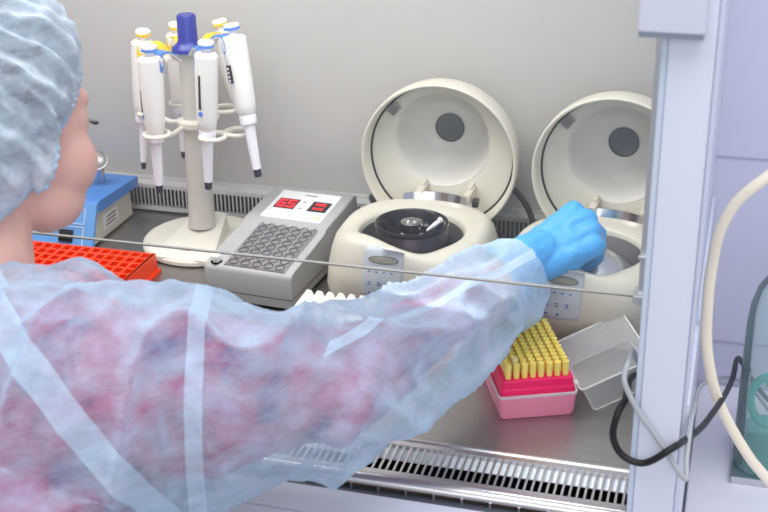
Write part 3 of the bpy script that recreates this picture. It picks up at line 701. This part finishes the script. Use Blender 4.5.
# ------------------------------------------------------------------ cables, hose, bottle
def cable(name, pts, r, m, label, cat):
    o = MB().tube(spline(pts, 10), r, 10).build(name, m, auto=False); return tag(o, label, cat)
cable('black_cable', [(.12, 1.62, -.193), (.085, 1.615, -.17), (.055, 1.605, -.13), (0.036, 1.580, -0.090), (0.029, 1.450, -0.050), (0.020, 1.330, -0.008), (0.008, 1.220, 0.030), (-0.003, 1.140, 0.057), (-0.015, 1.080, 0.079), (-0.026, 1.038, 0.093), (-.050, 1.038, .073), (-.071, 1.040, .077), (-.081, 1.042, .095), (-.0785, 1.046, .118), (-.0735, 1.065, .124), (-.0745, 1.12, .115), (-.068, 1.18, .085), (-.056, 1.24, .020), (-.056, 1.30, .0045)], .0034, M['rubber'],
      'thick black cable looping round the white cabinet post', 'cable')
cable('grey_cable', [(-.053, 1.28, .004), (-.060, 1.20, .06), (-.0725, 1.12, .145), (-.0725, 1.06, .168), (-.0750, 1.046, .157), (-.070, 1.044, .143), (-.058, 1.044, .122), (-.044, 1.044, .103), (-.032, 1.044, .086), (-.018, 1.042, .066), (-.011, 1.046, .057), (-.0125, 1.06, .070), (-.0125, 1.10, .085), (-.0118, 1.16, .060), (-.0115, 1.25, .019), (-.009, 1.40, -.042), (.008, 1.52, -.092), (.041, 1.57, -.118), (.07, 1.585, -.15), (.10, 1.59, -.194)], .0027, M['greycable'],
      'thinner pale grey cable crossing the white post below the sash', 'cable')
cable('hose', [(.105, 1.50, .155), (.104, 1.48, .21), (.092, 1.40, .262), (.062, 1.32, .283), (.036, 1.30, .270), (.010, 1.295, .243), (-.0035, 1.295, .210), (-.0080, 1.30, .170), (-.0090, 1.30, .124), (-.0045, 1.30, .063), (.013, 1.30, .001), (.048, 1.30, -.06), (.080, 1.30, -.098), (.16, 1.28, -.17), (.26, 1.26, -.1925)], .0062, M['hose'],
      'thick beige silicone hose arching in front of the glass bottle', 'hose')
for pts, lb2 in (([( -.50, 1.66, .06), (-.49, 1.63, .075), (-.475, 1.60, .07), (-.45, 1.60, .03)], 'black cable behind the centrifuge and the heating block'),
            ([(-.36, 1.678, .105), (-.31, 1.678, .098), (-.272, 1.655, .075), (-.250, 1.62, .045), (-.235, 1.60, .0045)], 'upper black power cable between the two centrifuges'),
            ([(-.33, 1.64, .045), (-.295, 1.61, .040), (-.278, 1.575, .022), (-.272, 1.54, .005)], 'lower black power cable between the two centrifuges'),
            ([(-.275, 1.50, .0045), (-.270, 1.56, .0045), (-.262, 1.59, .0045), (-.262, 1.602, .010)], 'black cable lying on the worktop between the two centrifuges')):
    cable('power_cable', pts, .0042, M['rubber'], lb2, 'cable')
pt = thing('shadow_block', 'black block filling the shadowed gap between the two centrifuges', 'block', (-.268, 1.630, 0))
MB().box(-.016, .022, -.022, .022, .0003, .030, bev=.003).build('block_case', M['blackplastic'], pt)  # enlarged black block stands in for the shadow between the centrifuges

bx, by = .091, 1.50
tr = thing('metal_tray', 'thin metal tray under the glass bottle', 'tray', (bx, by, -.2))
MB().box(-.052, .08, -.055, .06, .0004, .003).build('tray_floor', M['satin'], tr)
rm = MB(); rm.box(-.052, .08, -.056, -.054, .0004, .010).box(-.052, .08, .059, .061, .0004, .010).box(-.053, -.051, -.056, .061, .0004, .010).box(.079, .081, -.056, .061, .0004, .010)
rm.build('tray_rim', M['satin'], tr)
bt = thing('glass_bottle', 'greenish glass bottle with white cap and teal contents at the right edge', 'bottle', (bx, by, -.1965))
pr_ = [(.042, .0), (.049, .003), (.0515, .012), (.0518, .12), (.0515, .200), (.049, .228), (.042, .252), (.030, .270), (.022, .280), (.0205, .294)]
MB().lathe(pr_ + [(r - .002, z) for r, z in reversed(pr_[1:])], n=48, cap1=False).build('bottle_glass', M['bottleglass'], bt)
MB().lathe([(.045, .006), (.047, .012), (.047, .045), (.02, .046)], n=48).build('liquid', M['liquid'], bt)
MB().lathe([(.027, .280), (.029, .283), (.029, .304), (.026, .308), (.012, .309), (.009, .309), (.009, .352)], n=32).build('bottle_cap', M['whiterack'], bt)
coil = [(-.008 + .030 * math.cos(a) * (1 - .1 * a / 6), -.012 + .01 * math.sin(a * .5), .095 + .036 * math.sin(a)) for a in [k * .25 for k in range(34)]]
MB().tube(spline(coil + [(0, 0, .16), (0, 0, .27)], 3), .0055, 8).build('inner_tube', M['tealtube'], bt)

# ------------------------------------------------------------------ the person
def ell(c, r, rot=None, n=20):
    b = []; fs = []
    for i in range(n + 1):
        th = PI * i / n
        for j in range(n * 2):
            ph = PI * j / n; v = Vector((r[0] * math.sin(th) * math.cos(ph), r[1] * math.sin(th) * math.sin(ph), r[2] * math.cos(th)))
            if rot: v = rot @ v
            b.append(v + Vector(c))
    m = n * 2
    for i in range(n):
        for j in range(m): k = (j + 1) % m; fs.append((i * m + j, (i + 1) * m + j, (i + 1) * m + k, i * m + k))
    return b, fs
def cap_(p, q, r0, r1, n=16):
    """tapered capsule"""
    p, q = Vector(p), Vector(q); ax = q - p; L = ax.length; ax.normalize(); Q = ax.to_track_quat('Z', 'Y').to_matrix()
    R = []
    for k in range(1, 6): a = PI / 2 * k / 5; R.append((r0 * math.sin(a), -r0 * math.cos(a)))
    for k in range(0, 5): a = PI / 2 * k / 5; R.append((r1 * math.cos(a), L + r1 * math.sin(a)))
    vs = [p + Q @ Vector((0, 0, -r0))]
    for r, z in R:
        for j in range(n): vs.append(p + Q @ Vector((r * math.cos(2 * PI * j / n), r * math.sin(2 * PI * j / n), z)))
    vs.append(p + Q @ Vector((0, 0, L + r1))); fs = []
    for j in range(n): fs.append((0, 1 + (j + 1) % n, 1 + j))
    for i in range(len(R) - 1):
        for j in range(n): k = (j + 1) % n; o = 1 + i * n; fs.append((o + j, o + k, o + n + k, o + n + j))
    o = 1 + (len(R) - 1) * n
    for j in range(n): fs.append((o + j, o + (j + 1) % n, len(vs) - 1))
    return vs, fs
def chain(P):
    return [cap_(P[i][:3], P[i + 1][:3], P[i][3], P[i + 1][3]) for i in range(len(P) - 1)]
def fuse(name, prims, voxel, smooth, m, parent, disp=None, cut=None):
    me = bpy.data.meshes.new(name + '_raw'); V = []; F = []
    for vs, fs in prims:
        o = len(V); V += [tuple(v) for v in vs]; F += [tuple(i + o for i in f) for f in fs]
    me.from_pydata(V, [], F); tmp = bpy.data.objects.new(name + '_raw', me); COL.objects.link(tmp)
    bm = bmesh.new(); bm.from_mesh(me); bmesh.ops.recalc_face_normals(bm, faces=bm.faces); bm.to_mesh(me); bm.free()
    r = tmp.modifiers.new('r', 'REMESH'); r.mode = 'VOXEL'; r.voxel_size = voxel
    s_ = tmp.modifiers.new('s', 'SMOOTH'); s_.iterations = smooth; s_.factor = .5
    dg = bpy.context.evaluated_depsgraph_get(); dg.update(); ev = tmp.evaluated_get(dg); out = bpy.data.meshes.new_from_object(ev)
    out.name = name; bpy.data.objects.remove(tmp)
    if disp:
        ns = [v.normal.copy() for v in out.vertices]
        for v, n_ in zip(out.vertices, ns): v.co += disp(v.co, n_)
    if cut:
        bm = bmesh.new(); bm.from_mesh(out); bmesh.ops.delete(bm, geom=[v for v in bm.verts if cut(v.co)], context='VERTS'); bm.to_mesh(out); bm.free()
    out.materials.clear(); out.materials.append(m)
    out.polygons.foreach_set('use_smooth', [True] * len(out.polygons)); out.update()
    o = bpy.data.objects.new(name, out); COL.objects.link(o); o.parent = parent
    return o

person = thing('person', 'person in a pale blue gown and cap reaching a gloved hand into the right centrifuge', 'person', (0, 0, 0))
# head frame
HC = Vector((-.6795, 1.009, .371))
HR = Matrix.Rotation(math.radians(-18), 3, 'Z') @ Matrix.Rotation(math.radians(-14), 3, 'X')
HS = 1.06
def hp_(x, y, z): return HC + HR @ Vector((x, y, z)) * HS
head = []
def he(c, r): head.append(ell(hp_(*c), [q * HS for q in r], HR))
he((0, -.015, .025), (.073, .092, .085)); he((0, .030, -.018), (.061, .058, .082)); he((0, .030, -.068), (.050, .050, .036))
he((0, .070, -.092), (.024, .020, .018))
for s_ in (-1, 1): he((s_ * .039, .052, -.034), (.030, .034, .034)); he((s_ * .035, .045, -.066), (.027, .034, .032)); he((s_ * .026, .066, .026), (.024, .012, .013)); he((s_ * .071, -.010, -.014), (.007, .016, .028)); he((s_ * .030, .058, .004), (.024, .022, .022))
he((0, .070, -.062), (.024, .020, .020)); he((0, .084, -.055), (.016, .010, .006)); he((0, .083, -.067), (.015, .010, .006))
head.append(cap_(hp_(0, .076, .008), hp_(0, .092, -.032), .008, .011)); he((0, .095, -.034), (.013, .010, .009))
NB = Vector((-.665, .925, .205))
head.append(cap_(hp_(0, -.018, -.060), NB, .051, .055))
torso_axis = [(-.665, .91, .155, .055), (-.66, .86, .13, .095), (-.66, .80, 0, .110), (-.66, .76, -.2, .115), (-.66, .74, -.45, .115)]
def widen(P, k, off=0.):
    out = []
    for s_ in (-1, 0, 1): out += chain([(x + s_ * k * .88, y + s_ * k * .35, z, r + off) for x, y, z, r in P])
    return out
shoulderR = (-.535, .875, .158)
arm = [(-.535, .875, .165, .064), (-.42, .935, .152, .044), (-.340, 1.005, .138, .039), (-.287, 1.115, .128, .034), (-.252, 1.24, .119, .028), (-.222, 1.365, .122, .024)]
armL = [(-.80, .83, .150, .060), (-.86, .86, -.05, .050), (-.84, .93, -.12, .042)]
# hand frame
HW = Vector((-.221, 1.358, .117)); e1 = Vector((.705, .63, .31)).normalized(); e2 = Vector((-.70, .62, .33)); e2 = (e2 - e1 * e2.dot(e1)).normalized(); e3 = e1.cross(e2)
def hq(x, y, z): return HW + e1 * x + e2 * y + e3 * z
def hand(g):
    P = []
    mcp = [(.090, .027, .006, .0098), (.093, .009, .008, .0100), (.088, -.009, .007, .0096), (.080, -.026, .003, .0088)]
    ln = [(.040, .024, .020), (.043, .027, .021), (.040, .025, .020), (.031, .019, .018)]
    fl = [(58, 60, 30), (64, 62, 30), (70, 66, 30), (74, 64, 28)]
    conv = [-.16, -.05, .06, .18]
    for k in range(4):
        x, y, z, r = mcp[k]
        P.append(cap_(hq(-.004, y * .55, 0), hq(x, y, z), .015 + g, r + .0035 + g))
        a = 0; p = Vector((x, y, z)); rr = r
        for q in range(3):
            a += math.radians(fl[k][q]); n_ = p + Vector((math.cos(a) * math.cos(conv[k]), math.sin(conv[k]) * .9, -math.sin(a))) * ln[k][q]
            P.append(cap_(hq(*p), hq(*n_), rr + g, rr * .92 + g)); p = n_; rr *= .92
    P.append(ell(hq(.052, .0, -.004), (.036 + g, .036 + g, .016 + g), Matrix((e1, e2, e3)).transposed()))
    t0, t1, t2, t3 = (.018, .024, -.010), (.052, .040, -.030), (.078, .030, -.044), (.094, .016, -.052)
    P.append(cap_(hq(*t0), hq(*t1), .014 + g, .0115 + g)); P.append(cap_(hq(*t1), hq(*t2), .0112 + g, .0102 + g)); P.append(cap_(hq(*t2), hq(*t3), .0102 + g, .0085 + g))
    return P
body = fuse('body', head + widen(torso_axis, .085) + chain(arm) + chain(armL) + chain([(-.665, .91, .165, .050), (-.60, .885, .155, .052), shoulderR + (.060,)]) + chain([(-.665, .91, .165, .050), (-.80, .83, .140, .055)]) + hand(-.0015),
            .0042, 5, M['skin'], person)
# face details
for s_ in (-1, 1):
    ev_ = ell(hp_(s_ * .030, .0745, .004), (.0115, .0115, .0115)); eo = MB().add(ev_[0], ev_[1], True).build('eye', M['eyewhite'], person, auto=False)
    iv = ell(hp_(s_ * .030, .0830, .001), (.0050, .0035, .0050)); MB().add(iv[0], iv[1], True).build('iris', M['iris'], eo, auto=False)
    ls = MB()
    for k in range(16):
        u = (k / 15 - .5) * 2; x0 = s_ * .030 + u * .0135
        a_ = hp_(x0, .0850 - .005 * u * u, .003); b_ = hp_(x0 + s_ * .001 + u * .002, .0890 - .006 * u * u, .002); c_ = hp_(x0 + s_ * .001 + u * .003, .0920 - .006 * u * u, .0045)
        ls.tube([a_, b_, c_], [.0006, .0005, .0002], 5)
    ls.build('eyelashes', M['lash'], person)
    MB().tube(spline([hp_(s_ * .016, .0800, .028), hp_(s_ * .029, .0780, .032), hp_(s_ * .042, .0690, .029)], 5), .0010, 6).build('eyebrow', M['hair'], person)
mo = MB().tube(spline([hp_(-.020, .086, -.061), hp_(-.006, .0945, -.058), hp_(.006, .0945, -.058), hp_(.020, .086, -.061)], 5), .0030, 8); mo.build('mouth', M['lip'], person)
bm_ = ell(hp_(.052, .052, -.055), (.0016, .0016, .0016)); MB().add(bm_[0], bm_[1], True).build('mole', M['hair'], person, auto=False)
# hair under the cap, and the cap
def shell(name, m, parent, thr, rfun, nu=110, nv=190, extra=None):
    ax = (HR @ Vector((0, math.cos(math.radians(-34)), math.sin(math.radians(-34))))).normalized()   # points at the face, the cap opens this way
    u1 = (HR @ Vector((1, 0, 0))); u1 = (u1 - ax * u1.dot(ax)).normalized(); u2 = ax.cross(u1)
    Rg = []
    for i in range(nu + 1):
        t_ = i / nu; th = PI - (PI - thr) * t_ if not callable(thr) else None
        ring = []
        for j in range(nv):
            ph = 2 * PI * j / nv; th_ = PI - (PI - (thr(ph) if callable(thr) else thr)) * t_
            d = -ax * -math.cos(th_) + (u1 * math.cos(ph) + u2 * math.sin(ph)) * math.sin(th_)
            ring.append(HC + d * rfun(d, t_, ph))
        Rg.append(ring)
    o = MB().rings(Rg, cap0=False, cap1=False).build(name, m, parent, auto=False)
    return o
HRi = HR.transposed()
hdg = bpy.context.evaluated_depsgraph_get(); hdg.update(); hbv = BVHTree.FromObject(body, hdg)
def headr(d):
    h_ = hbv.ray_cast(HC + d * .135, -d)[3]; real = .135 - h_ if h_ is not None else 0
    return max(real, skull(d)) if real < .128 else skull(d)
def skull(d):
    l = HRi @ d; c = Vector((0, -.015, .020)) * HS; r = Vector((.0745, .094, .090)) * HS
    # ray from HC against the cranium ellipsoid
    A = sum((l[k] / r[k]) ** 2 for k in range(3)); B = 2 * sum(l[k] * (-c[k]) / r[k] ** 2 for k in range(3)); Cc = sum((c[k] / r[k]) ** 2 for k in range(3)) - 1
    return (-B + math.sqrt(max(0, B * B - 4 * A * Cc))) / (2 * A)
thrf = lambda ph: math.radians(85 - 5 * max(0, -math.sin(ph)) ** 2 + 5 * max(0, math.sin(ph)) ** 2)
def nape(d):
    l = HRi @ d; return .050 * max(0, -l.z) ** 1.2
shell('hair', M['hair'], person, lambda ph: thrf(ph) + .03, lambda d, t_, ph: headr(d) + .003 + .003 * noise.noise(d * 9))
def capr(d, t_, ph):
    l = HRi @ d
    e_ = min(1, (1 - t_) * 3.2) ** .6
    bulge = (.018 - .006 * max(0, l.y)) * e_
    back = .012 * max(0, -l.y)
    m1 = noise.noise(Vector((math.cos(ph) * 4.2, math.sin(ph) * 4.2, t_ * 1.6)))
    m2 = noise.noise(Vector((math.cos(ph) * 11, math.sin(ph) * 11, t_ * 3.0 + 4)))
    f1 = (.5 - abs(m1) * 2.4) * .0135 * min(1, (1 - t_) * 5) * min(1, t_ * 2.2)
    f2 = (.5 - abs(m2) * 2) * .0045 * min(1, (1 - t_) * 8) * min(1, t_ * 1.6)
    f3 = noise.noise(d * 7 + Vector((3, 1, 8))) * .006 * e_
    gth = math.sin(ph * 37 + 1 + 3 * m1) * .0016 * max(0, 1 - abs(t_ - .93) * 9)
    return headr(d) + .0045 + nape(d) + bulge + back + f1 + f2 + f3 + gth
cp = shell('bouffant_cap', M['cap'], person, thrf, capr)
sol = cp.modifiers.new('thickness', 'SOLIDIFY'); sol.thickness = .0004
# gathered elastic edge
def edge_pts(t_, dr, wob):
    ax = (HR @ Vector((0, math.cos(math.radians(-34)), math.sin(math.radians(-34))))).normalized(); u1 = (HR @ Vector((1, 0, 0))); u1 = (u1 - ax * u1.dot(ax)).normalized(); u2 = ax.cross(u1); out = []
    for j in range(420):
        ph = 2 * PI * j / 420; th_ = thrf(ph) + wob * math.sin(ph * 70)
        d = ax * math.cos(th_) + (u1 * math.cos(ph) + u2 * math.sin(ph)) * math.sin(th_)
        out.append(HC + d * (headr(d) + nape(d) + dr + .0012 * math.sin(ph * 70 + 1.2)))
    return out
MB().tube(edge_pts(1, .0055, .012), .0024, 6, closed=True).build('elastic_edge', M['band'], cp, auto=False)

# shirt and gown
def folds(p, n_):
    a = Vector((p.x * 9 + p.y * 4, p.y * 5 - p.x * 6, p.z * 7))
    r1 = 1 - abs(noise.noise(Vector((p.x * 13 - p.y * 5, p.y * 6 + p.x * 5, p.z * 5 + p.x * 4)))) * 2.4
    r2 = 1 - abs(noise.noise(Vector((p.x * 26 + p.z * 12, p.y * 11, p.z * 15)) + Vector((9, 2, 5)))) * 2.2
    r3 = noise.noise(p * 55)
    k = 1.0 if p.y < 1.28 else max(.25, 1 - (p.y - 1.28) * 12)
    return n_ * (max(0, r1) ** 2 * .017 + min(0, r1) * .005 + max(0, r2) ** 1.5 * .007 + min(0, r2) * .002 + r3 * .0012 - .003) * k
gown_arm = [(-.535, .865, .165, .092), (-.43, .925, .152, .089), (-.345, .995, .126, .069), (-.290, 1.112, .123, .057), (-.257, 1.225, .122, .046), (-.238, 1.290, .117, .043), (-.226, 1.335, .118, .037)]
shirt_arm = [(x, y, z + (.010 if i else 0), r - (.016, .020, .021, .020, .016)[i]) for i, (x, y, z, r) in enumerate(gown_arm[:5])]
gt = widen([(-.662, .912, .184, .062), (-.66, .85, .13, .112), (-.655, .79, 0, .132), (-.655, .75, -.2, .140), (-.655, .73, -.5, .160)], .088)
gsh = chain([(-.665, .915, .184, .070), (-.60, .890, .174, .086), (-.535, .865, .172, .094)]) + chain([(-.665, .915, .182, .066), (-.80, .83, .145, .080), (-.87, .86, -.05, .068), (-.85, .94, -.12, .058)])
stt = widen([(-.662, .910, .172, .054), (-.66, .85, .13, .100), (-.655, .79, 0, .118), (-.655, .75, -.2, .124), (-.655, .73, -.5, .140)], .088)
ssh = chain([(-.665, .915, .176, .058), (-.60, .895, .166, .066), (-.535, .865, .160, .074)]) + chain([(-.665, .915, .176, .056), (-.80, .83, .140, .066), (-.87, .86, -.05, .054)])
fuse('shirt', stt + ssh + chain(shirt_arm), .006, 6, M['shirt'], person, disp=lambda p, n_: folds(p, n_) * .6)
cutn = lambda p: (p - Vector((-.675, .955, .275))).length < .060
gown = fuse('gown', gt + gsh + chain(gown_arm), .0042, 8, M['gown'], person, disp=folds, cut=lambda p: cutn(p) or (p - Vector((-.222, 1.348, .120))).dot(e1) > 0)
glove = fuse('glove', hand(.0012) + chain([(-.252, 1.285, .112, .041), (-.243, 1.315, .115, .040), (-.226, 1.350, .120, .0315), (-.210, 1.374, .127, .028)]), .0022, 4, M['glovemat'], person,
             cut=lambda p: (p - Vector((-.243, 1.312, .115))).dot(e1) < .002 * math.sin(p.x * 300 + p.z * 200),
             disp=lambda p, n_: n_ * (noise.noise(p * 70) * .0013 + (1 - abs(noise.noise(Vector((p.x * 60, p.y * 25, p.z * 60)))) * 2) * .0008))
# ------------------------------------------------------------------ light
def area(name, loc, size, power, col, rot=(0, 0, 0)):
    l = bpy.data.lights.new(name, 'AREA'); l.shape = 'RECTANGLE'; l.size, l.size_y = size; l.energy = power; l.color = col
    o = bpy.data.objects.new(name, l); COL.objects.link(o); o.location = loc; o.rotation_euler = rot; return o
area('cabinet_lamp', (-.68, 1.34, .79), (1.1, .22), 8.5, (1, .98, .96))
area('ceiling_lamp', (-.4, .2, 2.1), (2.2, 1.2), 27, (.95, .97, 1))
area('front_fill', (.3, -1.6, 1.3), (2.4, 1.4), 28, (.96, .98, 1), (math.radians(78), 0, math.radians(8)))  # added fill from behind the camera to brighten the front faces
area('ceiling_lamp_right', (.7, 1.1, 1.7), (.9, .9), 12, (.93, .95, 1))
wld = bpy.data.worlds.new('room_light'); sc.world = wld; wld.use_nodes = True
bg = wld.node_tree.nodes['Background']; bg.inputs[0].default_value = (.90, .93, 1, 1); bg.inputs[1].default_value = .52

# ------------------------------------------------------------------ camera
cam = bpy.data.cameras.new('camera'); co = bpy.data.objects.new('camera', cam); COL.objects.link(co); sc.camera = co
cam.sensor_width = 36; cam.lens = 1272 / 768 * 36; cam.clip_start = .02
p, y, r = math.radians(24.), math.radians(16.2), math.radians(-.9)
fw = Vector((-math.sin(y) * math.cos(p), math.cos(y) * math.cos(p), -math.sin(p)))
r0 = Vector((math.cos(y), math.sin(y), 0)); u0 = r0.cross(fw)
Rt = r0 * math.cos(r) + u0 * math.sin(r); Up = -r0 * math.sin(r) + u0 * math.cos(r)
co.matrix_world = Matrix.Translation((0, 0, .74)) @ Matrix((Rt, Up, -fw)).transposed().to_4x4()
cam.dof.use_dof = True; cam.dof.focus_distance = 1.55; cam.dof.aperture_fstop = 9

vs_ = sc.view_settings; vs_.view_transform = 'Standard'; vs_.look = 'None'; vs_.gamma = 1; vs_.exposure = 0; vs_.use_curve_mapping = False
sc.cycles.use_denoising = True
sc.cycles.transparent_max_bounces = 24; sc.cycles.max_bounces = 10
